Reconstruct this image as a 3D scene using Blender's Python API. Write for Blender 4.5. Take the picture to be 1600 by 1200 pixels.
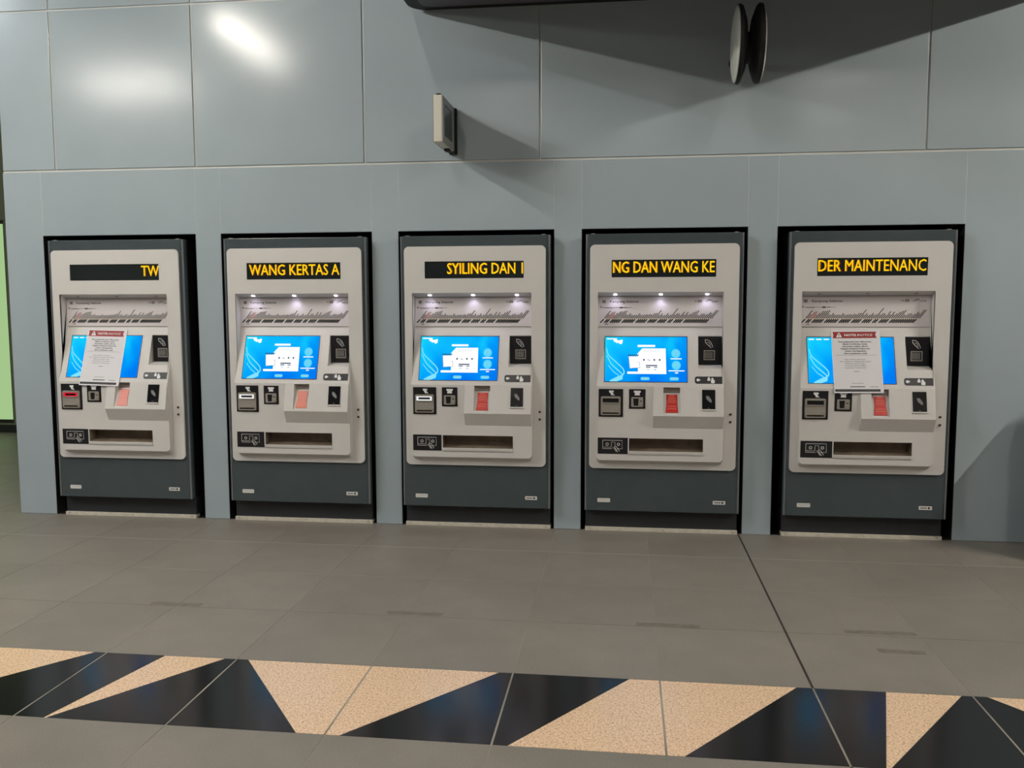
import bpy, math, random
from mathutils import Vector, Matrix
from mathutils.geometry import tessellate_polygon

# ------------------------------------------------------------------ scene, camera, world, exposure
for o in list(bpy.data.objects):
    bpy.data.objects.remove(o)
scene = bpy.context.scene
COL = scene.collection
random.seed(7)

vs = scene.view_settings
vs.view_transform = 'Standard'
vs.look = 'None'
vs.gamma = 1.0
vs.use_curve_mapping = False
vs.exposure = 0.45

CAM_LOC = (0.986, -5.861, 1.528)
R_ROWS = ((0.99197164, 0.12643154, -0.00270624),      # right
          (-0.00895142, 0.09154611, 0.9957606),       # up
          (-0.12614329, 0.98774206, -0.09194289))     # forward
FPX = 1381.05
cam_d = bpy.data.cameras.new('camera')
cam_d.sensor_width = 36.0
cam_d.lens = 36.0 * FPX / 1600.0
cam = bpy.data.objects.new('camera', cam_d)
COL.objects.link(cam)
r, u, f = (Vector(v) for v in R_ROWS)
m = Matrix((r, u, -f)).transposed().to_4x4()
m.translation = Vector(CAM_LOC)
cam.matrix_world = m
scene.camera = cam

world = bpy.data.worlds.new('world')
scene.world = world
world.use_nodes = True
bg = world.node_tree.nodes['Background']
bg.inputs['Color'].default_value = (0.80, 0.92, 1.0, 1)
bg.inputs['Strength'].default_value = 0.012

LAMP_WARM = (1.0, 0.93, 0.83)
LAMP_POWER = 620.0         # emission strength of the fluorescent tubes
FAR_POWER = 35.0           # turned-down tubes deeper in the hall


# ------------------------------------------------------------------ materials
def srgb(c):
    return tuple((v / 12.92 if v <= 0.04045 else ((v + 0.055) / 1.055) ** 2.4) for v in (x / 255.0 for x in c))


MATS = {}


def mat(name, rgb, rough=0.5, metal=0.0, noise=0.0, nscale=40.0, bump=0.0, bscale=200.0,
        emit=0.0, rnd=0.0, spec=0.5, coat=0.0, stretch=None, ncol=None, trans=0.0):
    if name in MATS:
        return MATS[name]
    M = bpy.data.materials.new(name)
    M.use_nodes = True
    nt = M.node_tree
    b = nt.nodes['Principled BSDF']
    col = srgb(rgb)
    b.inputs['Base Color'].default_value = (*col, 1)
    b.inputs['Roughness'].default_value = rough
    b.inputs['Metallic'].default_value = metal
    b.inputs['Specular IOR Level'].default_value = spec
    if coat:
        b.inputs['Coat Weight'].default_value = coat
        b.inputs['Coat Roughness'].default_value = 0.1
    if trans:
        b.inputs['Transmission Weight'].default_value = trans
    if emit:
        b.inputs['Emission Color'].default_value = (*col, 1)
        b.inputs['Emission Strength'].default_value = emit
    tc = nt.nodes.new('ShaderNodeTexCoord')
    src = tc.outputs['Object']
    if stretch:
        mp = nt.nodes.new('ShaderNodeMapping')
        mp.inputs['Scale'].default_value = stretch
        nt.links.new(src, mp.inputs['Vector'])
        src = mp.outputs['Vector']
    if noise or rnd:
        last = None
        if noise:
            n = nt.nodes.new('ShaderNodeTexNoise')
            n.inputs['Scale'].default_value = nscale
            n.inputs['Detail'].default_value = 5
            nt.links.new(src, n.inputs['Vector'])
            ramp = nt.nodes.new('ShaderNodeValToRGB')
            lo = ncol and srgb(ncol) or tuple(v * (1 - noise) for v in col)
            hi = tuple(min(1, v * (1 + noise)) for v in col)
            ramp.color_ramp.elements[0].position = 0.3
            ramp.color_ramp.elements[1].position = 0.7
            ramp.color_ramp.elements[0].color = (*lo, 1)
            ramp.color_ramp.elements[1].color = (*hi, 1)
            nt.links.new(n.outputs['Fac'], ramp.inputs['Fac'])
            last = ramp.outputs['Color']
        if rnd:
            oi = nt.nodes.new('ShaderNodeObjectInfo')
            mr = nt.nodes.new('ShaderNodeMapRange')
            mr.inputs['To Min'].default_value = 1 - rnd
            mr.inputs['To Max'].default_value = 1 + rnd
            nt.links.new(oi.outputs['Random'], mr.inputs['Value'])
            mix = nt.nodes.new('ShaderNodeVectorMath')
            mix.operation = 'SCALE'
            if last:
                nt.links.new(last, mix.inputs[0])
            else:
                mix.inputs[0].default_value = col
            nt.links.new(mr.outputs['Result'], mix.inputs['Scale'])
            last = mix.outputs['Vector']
        nt.links.new(last, b.inputs['Base Color'])
    if bump:
        n2 = nt.nodes.new('ShaderNodeTexNoise')
        n2.inputs['Scale'].default_value = bscale
        n2.inputs['Detail'].default_value = 3
        nt.links.new(src, n2.inputs['Vector'])
        bp = nt.nodes.new('ShaderNodeBump')
        bp.inputs['Strength'].default_value = bump
        bp.inputs['Distance'].default_value = 0.01
        nt.links.new(n2.outputs['Fac'], bp.inputs['Height'])
        nt.links.new(bp.outputs['Normal'], b.inputs['Normal'])
    MATS[name] = M
    return M


def emit_mat(name, rgb, strength):
    if name in MATS:
        return MATS[name]
    M = bpy.data.materials.new(name)
    M.use_nodes = True
    nt = M.node_tree
    nt.nodes.clear()
    e = nt.nodes.new('ShaderNodeEmission')
    e.inputs['Color'].default_value = (*srgb(rgb), 1)
    e.inputs['Strength'].default_value = strength
    o = nt.nodes.new('ShaderNodeOutputMaterial')
    nt.links.new(e.outputs[0], o.inputs[0])
    MATS[name] = M
    return M


def tile_mat():
    """matte grey stone floor tile: cloudy, scuffed, each tile a little different"""
    M = mat('floor_stone', (138, 132, 123), rough=0.42, noise=0.06, nscale=5.0, bump=0.05, bscale=160, rnd=0.025)
    nt = M.node_tree
    b = nt.nodes['Principled BSDF']
    geo = nt.nodes.new('ShaderNodeNewGeometry')
    n = nt.nodes.new('ShaderNodeTexNoise')
    n.inputs['Scale'].default_value = 1.3
    n.inputs['Detail'].default_value = 6
    nt.links.new(geo.outputs['Position'], n.inputs['Vector'])
    n2 = nt.nodes.new('ShaderNodeTexNoise')
    n2.inputs['Scale'].default_value = 140
    n2.inputs['Detail'].default_value = 2
    nt.links.new(geo.outputs['Position'], n2.inputs['Vector'])
    add = nt.nodes.new('ShaderNodeMath')
    add.operation = 'ADD'
    nt.links.new(n.outputs['Fac'], add.inputs[0])
    nt.links.new(n2.outputs['Fac'], add.inputs[1])
    mr = nt.nodes.new('ShaderNodeMapRange')
    mr.inputs['From Min'].default_value = 0.6
    mr.inputs['From Max'].default_value = 1.4
    mr.inputs['To Min'].default_value = 0.80
    mr.inputs['To Max'].default_value = 1.16
    nt.links.new(add.outputs[0], mr.inputs['Value'])
    sc = nt.nodes.new('ShaderNodeVectorMath')
    sc.operation = 'SCALE'
    old = b.inputs['Base Color'].links[0].from_socket
    nt.links.new(old, sc.inputs[0])
    nt.links.new(mr.outputs['Result'], sc.inputs['Scale'])
    nt.links.new(sc.outputs['Vector'], b.inputs['Base Color'])
    mr2 = nt.nodes.new('ShaderNodeMapRange')
    mr2.inputs['To Min'].default_value = 0.34
    mr2.inputs['To Max'].default_value = 0.56
    nt.links.new(n.outputs['Fac'], mr2.inputs['Value'])
    nt.links.new(mr2.outputs['Result'], b.inputs['Roughness'])
    return M


def granite_mat():
    """polished speckled tan granite"""
    M = mat('tan_granite', (226, 178, 130), rough=0.22)
    nt = M.node_tree
    b = nt.nodes['Principled BSDF']
    geo = nt.nodes.new('ShaderNodeNewGeometry')
    v = nt.nodes.new('ShaderNodeTexVoronoi')
    v.inputs['Scale'].default_value = 190
    nt.links.new(geo.outputs['Position'], v.inputs['Vector'])
    n = nt.nodes.new('ShaderNodeTexNoise')
    n.inputs['Scale'].default_value = 120
    n.inputs['Detail'].default_value = 4
    nt.links.new(geo.outputs['Position'], n.inputs['Vector'])
    ramp = nt.nodes.new('ShaderNodeValToRGB')
    cr = ramp.color_ramp
    cr.elements[0].position = 0.30
    cr.elements[0].color = (*srgb((200, 160, 122)), 1)
    cr.elements[1].position = 0.62
    cr.elements[1].color = (*srgb((252, 222, 190)), 1)
    e = cr.elements.new(0.45)
    e.color = (*srgb((238, 202, 164)), 1)
    nt.links.new(n.outputs['Fac'], ramp.inputs['Fac'])
    ramp2 = nt.nodes.new('ShaderNodeValToRGB')
    ramp2.color_ramp.elements[0].position = 0.0
    ramp2.color_ramp.elements[0].color = (0.72, 0.66, 0.60, 1)
    ramp2.color_ramp.elements[1].position = 0.35
    ramp2.color_ramp.elements[1].color = (1, 1, 1, 1)
    nt.links.new(v.outputs['Color'], ramp2.inputs['Fac'])
    mx = nt.nodes.new('ShaderNodeMix')
    mx.data_type = 'RGBA'
    mx.blend_type = 'MULTIPLY'
    mx.inputs[0].default_value = 1.0
    nt.links.new(ramp.outputs['Color'], mx.inputs[6])
    nt.links.new(ramp2.outputs['Color'], mx.inputs[7])
    nt.links.new(mx.outputs[2], b.inputs['Base Color'])
    return M


def screen_mat(name):
    """lit touch screen: picture of cyan running into blue, with soft waves"""
    M = bpy.data.materials.new(name)
    M.use_nodes = True
    nt = M.node_tree
    nt.nodes.clear()
    tc = nt.nodes.new('ShaderNodeTexCoord')
    mp = nt.nodes.new('ShaderNodeMapping')
    mp.inputs['Location'].default_value = (0.40, 0, -1.0)
    mp.inputs['Scale'].default_value = (1.0, 0.0, 1.0)
    nt.links.new(tc.outputs['Object'], mp.inputs['Vector'])
    wv = nt.nodes.new('ShaderNodeTexNoise')
    wv.inputs['Scale'].default_value = 3.4
    wv.inputs['Distortion'].default_value = 1.2
    wv.inputs['Detail'].default_value = 1
    nt.links.new(mp.outputs['Vector'], wv.inputs['Vector'])
    sep = nt.nodes.new('ShaderNodeSeparateXYZ')
    nt.links.new(mp.outputs['Vector'], sep.inputs[0])
    a = nt.nodes.new('ShaderNodeMath')
    a.operation = 'MULTIPLY_ADD'
    a.inputs[1].default_value = -1.05
    nt.links.new(sep.outputs['X'], a.inputs[0])
    zz = nt.nodes.new('ShaderNodeMath')
    zz.operation = 'MULTIPLY_ADD'
    zz.inputs[1].default_value = 1.7
    zz.inputs[2].default_value = 0.12
    nt.links.new(sep.outputs['Z'], zz.inputs[0])
    nt.links.new(zz.outputs[0], a.inputs[2])
    c = nt.nodes.new('ShaderNodeMath')
    c.operation = 'MULTIPLY_ADD'
    c.inputs[1].default_value = 0.9
    nt.links.new(wv.outputs['Fac'], c.inputs[0])
    nt.links.new(a.outputs[0], c.inputs[2])
    ramp = nt.nodes.new('ShaderNodeValToRGB')
    cr = ramp.color_ramp
    cr.elements[0].position = 0.12
    cr.elements[0].color = (*srgb((0, 108, 236)), 1)
    cr.elements[1].position = 0.95
    cr.elements[1].color = (*srgb((20, 208, 255)), 1)
    e = cr.elements.new(0.5)
    e.color = (*srgb((0, 152, 246)), 1)
    nt.links.new(c.outputs[0], ramp.inputs['Fac'])
    em = nt.nodes.new('ShaderNodeEmission')
    em.inputs['Strength'].default_value = 0.76
    nt.links.new(ramp.outputs['Color'], em.inputs['Color'])
    o = nt.nodes.new('ShaderNodeOutputMaterial')
    nt.links.new(em.outputs[0], o.inputs[0])
    MATS[name] = M
    return M


M_WALL = mat('wall_panel_paint', (166, 179, 185), rough=0.2, noise=0.03, nscale=2.0, bump=0.012, bscale=420, rnd=0.02, spec=0.36)
M_BACKING = mat('wall_backing', (196, 200, 196), rough=0.45)
M_BLACK = mat('matte_black', (10, 10, 11), rough=0.7)
M_CASE = mat('charcoal_powder_coat', (68, 78, 81), rough=0.27, bump=0.05, bscale=600, noise=0.05, nscale=12)
M_BEIGE = mat('light_grey_paint', (213, 210, 206), rough=0.48, bump=0.03, bscale=700, noise=0.02, nscale=8)
M_EDGEGLINT = mat('edge_highlight_metal', (150, 155, 160), rough=0.28, metal=0.7)  # bright metal standing in for the highlight on the casing edges
M_SILL = mat('pale_sill_metal', (208, 200, 186), rough=0.45, noise=0.1, nscale=30)
M_PLINTH = mat('dark_plinth', (44, 46, 50), rough=0.5)
M_GLOSS = mat('gloss_black', (16, 16, 19), rough=0.2)
M_PLATE = mat('black_plate', (24, 24, 28), rough=0.38)
M_LEDOFF = mat('display_glass', (30, 36, 36), rough=0.25)
M_STEEL = mat('brushed_steel', (168, 162, 152), rough=0.36, metal=0.3, noise=0.12, nscale=20, stretch=(1, 1, 30))
M_DARKSTEEL = mat('tray_metal', (122, 108, 92), rough=0.45, metal=0.1, noise=0.35, nscale=9)
M_WHITE = mat('print_white', (236, 236, 236), rough=0.5)
M_INK = mat('print_black', (26, 24, 24), rough=0.6)
M_GREY = mat('print_grey', (132, 130, 128), rough=0.6)
M_RED = mat('print_red', (150, 32, 30), rough=0.5)
M_CREAM = mat('print_cream', (228, 214, 182), rough=0.6)
M_PAPER = mat('paper', (226, 224, 228), rough=0.6)
M_MAP = mat('map_board', (222, 216, 216), rough=0.4)
M_CARD = mat('red_plastic', (196, 48, 40), rough=0.3, coat=0.4)
M_CARD_PALE = mat('pale_red_plastic', (214, 112, 88), rough=0.35, coat=0.4)
M_CARD_LINE = mat('red_print', (232, 130, 112), rough=0.4)
M_LABEL = mat('label_silver', (222, 220, 214), rough=0.4)
M_STONE = tile_mat()
M_TAN = granite_mat()
M_BLKSTONE = mat('black_granite', (20, 20, 22), rough=0.16, noise=0.35, nscale=180, spec=0.3)
M_GROUT = mat('grout', (158, 152, 140), rough=0.85, noise=0.35, nscale=2.5)
M_JOINT = mat('dark_joint_sealant', (52, 48, 42), rough=0.7)
M_SCUFF = mat('scuffed_tape_residue', (120, 115, 105), rough=0.6, noise=0.2, nscale=30)
M_LAMPHOUSE = mat('lamp_housing', (210, 210, 205), rough=0.5)
M_CEIL = mat('ceiling_paint', (52, 53, 54), rough=0.8)
M_AMBER = emit_mat('amber_led', (255, 200, 20), 0.85)
M_AMBERDIM = emit_mat('amber_led_trail', (196, 112, 10), 0.6)
M_SCR = screen_mat('touch_screen_picture')
M_SW = emit_mat('screen_white', (248, 252, 255), 0.78)
M_SC = emit_mat('screen_pale_cyan', (132, 226, 250), 0.74)
M_SCB = emit_mat('screen_cyan', (90, 215, 250), 0.74)
M_SB = emit_mat('screen_dark', (60, 70, 110), 0.5)
M_SG = emit_mat('screen_pale_grey', (190, 205, 215), 0.68)
M_LAMPON = emit_mat('small_lamp_on', (232, 228, 255), 9.0)
M_SLOTRED = emit_mat('slot_red_light', (220, 40, 60), 0.65)
M_SLOTWHITE = emit_mat('slot_white_light', (250, 250, 250), 0.65)


def tube_mat(name, power, tint=LAMP_WARM):
    M = bpy.data.materials.new(name)
    M.use_nodes = True
    b = M.node_tree.nodes['Principled BSDF']
    b.inputs['Emission Color'].default_value = (*tint, 1)
    b.inputs['Emission Strength'].default_value = power
    return M


M_TUBE = tube_mat('fluorescent_tube', LAMP_POWER)
M_TUBE_A = tube_mat('left_fluorescent_tube', LAMP_POWER * 0.56)  # strength set lamp by lamp to balance the light on the wall
M_TUBE_B = tube_mat('right_fluorescent_tube', LAMP_POWER * 1.02)
M_TUBE_C = tube_mat('far_left_fluorescent_tube', LAMP_POWER * 0.44)
M_FILL_FRONT = tube_mat('front_fill_tube', LAMP_POWER * 0.56)  # frontal fill added high behind the viewer
M_FILL_LEFT = tube_mat('cool_fill_tube', LAMP_POWER * 1.6, (0.86, 0.95, 1.0))  # cool fill added to brighten the left end of the wall
M_TUBE_DIM = tube_mat('dim_fluorescent_tube', FAR_POWER)


# ------------------------------------------------------------------ mesh helpers
class Plane:
    """a drawing plane facing the viewer: coordinates (x, z) on it, d = height above it"""
    def __init__(self, y=0.0, z0=0.0, k=0.0):
        self.y, self.z0, self.k = y, z0, k
        l = math.hypot(1, k)
        self.n = (0, -1 / l, k / l)

    def p(self, x, z, d=0.0):
        return (x, self.y + self.k * (z - self.z0) + d * self.n[1], z + d * self.n[2])


class MB:
    def __init__(self):
        self.v, self.f = [], []

    def add(self, verts, faces):
        o = len(self.v)
        self.v += [tuple(p) for p in verts]
        self.f += [tuple(i + o for i in q) for q in faces]
        return self

    def box(self, x0, x1, y0, y1, z0, z1):
        v = [(x0, y0, z0), (x1, y0, z0), (x1, y1, z0), (x0, y1, z0),
             (x0, y0, z1), (x1, y0, z1), (x1, y1, z1), (x0, y1, z1)]
        return self.add(v, [(0, 3, 2, 1), (4, 5, 6, 7), (0, 1, 5, 4), (1, 2, 6, 5), (2, 3, 7, 6), (3, 0, 4, 7)])

    def quad(self, *pts):
        return self.add(pts, [tuple(range(len(pts)))])

    def profile_x(self, prof, x0, x1):
        """closed (y, z) outline swept along x"""
        n = len(prof)
        a = sum(prof[i][0] * prof[(i + 1) % n][1] - prof[(i + 1) % n][0] * prof[i][1] for i in range(n))
        if a < 0:
            prof = prof[::-1]
        v = [(x0, y, z) for y, z in prof] + [(x1, y, z) for y, z in prof]
        fs = [tuple(reversed(range(n))), tuple(range(n, 2 * n))]
        fs += [(i, (i + 1) % n, n + (i + 1) % n, n + i) for i in range(n)]
        return self.add(v, fs)

    def fill(self, outer, holes, plane, d=0.0):
        loops = [[Vector((x, z, 0)) for x, z in l] for l in [outer] + holes]
        pts = [p for l in loops for p in l]
        tris = tessellate_polygon(loops)
        fs = []
        for t in tris:
            a, b, c = (pts[i] for i in t)
            s = (b.x - a.x) * (c.y - a.y) - (b.y - a.y) * (c.x - a.x)
            if abs(s) < 1e-12:
                continue
            fs.append(t if s > 0 else t[::-1])
        return self.add([plane.p(p.x, p.y, d) for p in pts], fs)

    def plate(self, outer, plane, d0, d1, holes=(), back=False):
        """a plate with real thickness from depth d0 (back) to d1 (front), with holes through it"""
        holes = [list(h) for h in holes]
        self.fill(outer, holes, plane, d1)
        if back:
            o = len(self.f)
            self.fill(outer, holes, plane, d0)
            self.f[o:] = [q[::-1] for q in self.f[o:]]
        for k, l in enumerate([outer] + holes):
            n = len(l)
            a = sum(l[i][0] * l[(i + 1) % n][1] - l[(i + 1) % n][0] * l[i][1] for i in range(n))
            l = list(l) if a > 0 else list(l)[::-1]
            v = [plane.p(x, z, d1) for x, z in l] + [plane.p(x, z, d0) for x, z in l]
            fs = [(i, n + i, n + (i + 1) % n, (i + 1) % n) for i in range(n)]
            if k:
                fs = [q[::-1] for q in fs]
            self.add(v, fs)
        return self

    def ring(self, outer_lo, outer_hi):
        n = len(outer_lo)
        return self.add(list(outer_lo) + list(outer_hi), [(i, (i + 1) % n, n + (i + 1) % n, n + i) for i in range(n)])

    def lathe(self, prof, centre, axis='x', seg=48):
        """prof: list of (along, radius)"""
        cx, cy, cz = centre
        v = []
        for a, rr in prof:
            for i in range(seg):
                t = 2 * math.pi * i / seg
                c, s = rr * math.cos(t), rr * math.sin(t)
                v.append({'x': (cx + a, cy + c, cz + s), 'y': (cx + s, cy + a, cz + c), 'z': (cx + c, cy + s, cz + a)}[axis])
        fs = []
        for j in range(len(prof) - 1):
            for i in range(seg):
                k = (i + 1) % seg
                fs.append((j * seg + i, j * seg + k, (j + 1) * seg + k, (j + 1) * seg + i))
        fs.append(tuple(reversed(range(seg))))
        fs.append(tuple(range((len(prof) - 1) * seg, len(prof) * seg)))
        return self.add(v, fs)

    # ---- flat print
    def rect(self, P, x0, z0, x1, z1, d):
        return self.quad(P.p(x0, z0, d), P.p(x1, z0, d), P.p(x1, z1, d), P.p(x0, z1, d))

    def poly(self, P, pts, d):
        return self.fill(pts, [], P, d)

    def circ(self, P, cx, cz, rr, d, n=20, rin=0.0):
        o = [(cx + rr * math.cos(2 * math.pi * i / n), cz + rr * math.sin(2 * math.pi * i / n)) for i in range(n)]
        h = []
        if rin:
            h = [[(cx + rin * math.cos(2 * math.pi * i / n), cz + rin * math.sin(2 * math.pi * i / n)) for i in range(n)]]
        return self.fill(o, h, P, d)

    def line(self, P, pts, w, d, w1=None):
        n = len(pts)
        v = []
        for i, (x, z) in enumerate(pts):
            a = pts[max(i - 1, 0)]
            b = pts[min(i + 1, n - 1)]
            dx, dz = b[0] - a[0], b[1] - a[1]
            l = math.hypot(dx, dz) or 1
            ww = w if w1 is None else w + (w1 - w) * i / (n - 1)
            nx, nz = -dz / l * ww / 2, dx / l * ww / 2
            v += [P.p(x + nx, z + nz, d), P.p(x - nx, z - nz, d)]
        return self.add(v, [(2 * i, 2 * i + 1, 2 * i + 3, 2 * i + 2) for i in range(n - 1)])

    def text(self, P, s, x, z, h, d, w=None, align='l', bold=0.0, shear=0.0):
        vv, ff, tw = text2d(s, bold)
        sx = sz = h / 0.7
        if w:
            sx = w / tw
        ox = {'l': 0, 'c': -tw * sx / 2, 'r': -tw * sx}[align]
        return self.add([P.p(x + ox + px * sx + shear * pz * sz, z + pz * sz, d) for px, pz in vv], ff)

    def mesh(self, name):
        me = bpy.data.meshes.new(name)
        me.from_pydata(self.v, [], self.f)
        me.update()
        return me


_TXT = {}


def text2d(s, bold=0.0):
    k = (s, bold)
    if k not in _TXT:
        c = bpy.data.curves.new('txt', 'FONT')
        c.body = s
        c.size = 1.0
        c.offset = bold
        c.resolution_u = 2
        o = bpy.data.objects.new('txt', c)
        COL.objects.link(o)
        dg = bpy.context.evaluated_depsgraph_get()
        me = o.evaluated_get(dg).to_mesh()
        vv = [(v.co.x, v.co.y) for v in me.vertices]
        ff = []
        for p in me.polygons:
            idx = list(p.vertices)
            ff.append(tuple(idx) if p.normal.z >= 0 else tuple(reversed(idx)))
        o.evaluated_get(dg).to_mesh_clear()
        x0 = min(v[0] for v in vv)
        vv = [(a - x0, b) for a, b in vv]
        _TXT[k] = (vv, ff, max(v[0] for v in vv))
        bpy.data.objects.remove(o)
        bpy.data.curves.remove(c)
    return _TXT[k]


CACHE = {}


def link(name, me, material, parent=None, smooth=False, bevel=0.0, seg=2, loc=None, kind=None, label=None):
    o = bpy.data.objects.new(name, me)
    COL.objects.link(o)
    if material is not None and not me.materials:
        me.materials.append(material)
    if smooth:
        for p in me.polygons:
            p.use_smooth = True
    if bevel:
        b = o.modifiers.new('bevel', 'BEVEL')
        b.width = bevel
        b.segments = seg
        b.limit_method = 'ANGLE'
        b.angle_limit = math.radians(35)
        b.harden_normals = False
    if parent:
        o.parent = parent
    if loc:
        o.location = loc
    if kind:
        o['kind'] = kind
    if label:
        o['label'] = label
    return o


def part(name, parent, material, maker, key=None, **kw):
    """a part; pass key to share its mesh between alike machines"""
    if key and key in CACHE:
        me = CACHE[key]
    else:
        mb = MB()
        maker(mb)
        me = mb.mesh(name)
        if key:
            CACHE[key] = me
    return link(name, me, material, parent, **kw)


def split_part(name, parent, material, maker, key, kind=None):
    """every separate piece of the drawing becomes a part of its own"""
    if key not in CACHE:
        mb = MB()
        maker(mb)
        par = list(range(len(mb.v)))

        def find(a):
            while par[a] != a:
                par[a] = par[par[a]]
                a = par[a]
            return a
        for q in mb.f:
            for i in q[1:]:
                par[find(i)] = find(q[0])
        groups = {}
        for q in mb.f:
            groups.setdefault(find(q[0]), []).append(q)
        out = []
        for fs in groups.values():
            idx = {}
            for q in fs:
                for i in q:
                    idx.setdefault(i, len(idx))
            m2 = MB()
            m2.v = [mb.v[i] for i in idx]
            m2.f = [tuple(idx[i] for i in q) for q in fs]
            out.append(m2.mesh(name))
        CACHE[key] = out
    return [link(name, me, material, parent, kind=kind) for me in CACHE[key]]


def thing(name, loc, label, cat, group=None):
    o = bpy.data.objects.new(name, None)
    o.empty_display_size = 0.1
    COL.objects.link(o)
    o.location = loc
    o['label'] = label
    o['category'] = cat
    if group:
        o['group'] = group
    return o


def rrect(x0, z0, x1, z1, rad, seg=6, corners=(1, 1, 1, 1)):
    """rounded rectangle, counter-clockwise; corners: bl, br, tr, tl"""
    out = []
    for (cx, cz, a0, on, px, pz) in ((x0 + rad, z0 + rad, 180, corners[0], x0, z0), (x1 - rad, z0 + rad, 270, corners[1], x1, z0),
                                     (x1 - rad, z1 - rad, 0, corners[2], x1, z1), (x0 + rad, z1 - rad, 90, corners[3], x0, z1)):
        if not on:
            out.append((px, pz))
            continue
        for i in range(seg + 1):
            t = math.radians(a0 + 90.0 * i / seg)
            out.append((cx + rad * math.cos(t), cz + rad * math.sin(t)))
    return out


def rec(x0, z0, x1, z1):
    return [(x0, z0), (x1, z0), (x1, z1), (x0, z1)]


# ================================================================== THE SETTING
# ---------------------------------------------------------------- floor
TILE = 0.6
TX0 = -1.261                      # one joint between tiles
TY0 = -2.356                      # far edge of the patterned band (also a joint)
J = 0.003
floor = link('floor', MB().box(-11, 11, -15, 6, -0.1, -0.0012).mesh('floor'), M_GROUT, kind='structure')
tile_me = MB().box(-TILE / 2 + J / 2, TILE / 2 - J / 2, -TILE / 2 + J / 2, TILE / 2 - J / 2, -0.0012, 0.0).mesh('floor_tile')
tile_me.materials.append(M_STONE)
near, far = [], []
for i in range(-14, 18):
    for j in range(-20, 13):
        x = TX0 + TILE * (i + 0.5)
        y = TY0 + TILE * (j + 0.5)
        if j == -1 or x < -10.8 or x > 10.8 or y > 5.8 or y < -14.8:
            continue
        inwall = (-3.39 < x < 7 and 0.35 < y < 5.8)
        if inwall:
            continue
        if (-5.2 < x < 5.0 and -4.9 < y < 0.4) or (-9 < x < -3.3 and -0.6 < y < 5):
            near.append((x, y))
        else:
            far.append((x, y))
for x, y in near:
    link('floor_tile', tile_me, None, floor, loc=(x, y, 0))
fm = MB()
for x, y in far:
    h = TILE / 2 - J / 2
    fm.box(x - h, x + h, y - h, y + h, -0.0012, 0.0)
link('far_floor_tiles', fm.mesh('far_floor_tiles'), M_STONE, floor, kind='stuff')

# patterned band: (far edge from, to, near edge from, to, stone)
BAND = [(-4.9, -4.2, -4.6, -3.9, 'b'), (-4.2, -3.5, -3.9, -3.75, 't'), (-3.5, -3.2, -3.75, -2.9, 'b'), (-3.2, -2.6, -2.9, -2.5, 't'),
        (-2.6, -2.35, -2.5, -1.95, 'b'), (-2.35, -1.316, -1.95, -1.79, 't'),
        (-1.316, -0.988, -1.79, -1.140, 'b'), (-0.988, -0.715, -1.140, -1.130, 't'), (-0.715, -0.608, -1.130, -0.167, 'b'),
        (-0.608, 0.480, -0.167, -0.006, 't'), (0.480, 1.016, -0.006, 0.596, 'b'), (1.016, 1.675, 0.596, 1.200, 't'),
        (1.675, 2.016, 1.200, 1.851, 'b'), (2.016, 2.297, 1.851, 1.864, 't'), (2.297, 2.394, 1.864, 2.875, 'b'),
        (2.394, 3.55, 2.875, 3.05, 't'), (3.55, 3.9, 3.05, 3.7, 'b'), (3.9, 4.5, 3.7, 4.1, 't'), (4.5, 4.9, 4.1, 4.9, 'b')]


def clip_x(poly, xa, xb):
    for lim, sgn in ((xa, 1), (xb, -1)):
        out = []
        for i in range(len(poly)):
            p, q = poly[i], poly[(i + 1) % len(poly)]
            pi, qi = sgn * (p[0] - lim) >= 0, sgn * (q[0] - lim) >= 0
            if pi:
                out.append(p)
            if pi != qi:
                t = (lim - p[0]) / (q[0] - p[0])
                out.append((lim, p[1] + t * (q[1] - p[1])))
        poly = out
        if not poly:
            return []
    return poly


def prism_z(mb, poly, z0, z1):
    n = len(poly)
    a = sum(poly[i][0] * poly[(i + 1) % n][1] - poly[(i + 1) % n][0] * poly[i][1] for i in range(n))
    if a < 0:
        poly = poly[::-1]
    v = [(x, y, z0) for x, y in poly] + [(x, y, z1) for x, y in poly]
    fs = [tuple(reversed(range(n))), tuple(range(n, 2 * n))] + [(i, (i + 1) % n, n + (i + 1) % n, n + i) for i in range(n)]
    mb.add(v, fs)


yf, yn = TY0 - J / 2, TY0 - TILE + J / 2
for fa, fb, na, nb, st in BAND:
    quad = [(fa + 0.001, yf), (fb - 0.001, yf), (nb - 0.001, yn), (na + 0.001, yn)]
    for i in range(-7, 11):
        xa, xb = TX0 + TILE * i + 0.004, TX0 + TILE * (i + 1) - 0.004
        pl = clip_x(quad, xa, xb)
        if len(pl) < 3:
            continue
        area = abs(sum(pl[k][0] * pl[(k + 1) % len(pl)][1] - pl[(k + 1) % len(pl)][0] * pl[k][1] for k in range(len(pl)))) / 2
        if area < 2e-4:
            continue
        mb = MB()
        prism_z(mb, pl, -0.0012, 0.0)
        link('inlay_stone', mb.mesh('inlay_stone'), M_TAN if st == 't' else M_BLKSTONE, floor)
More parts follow.
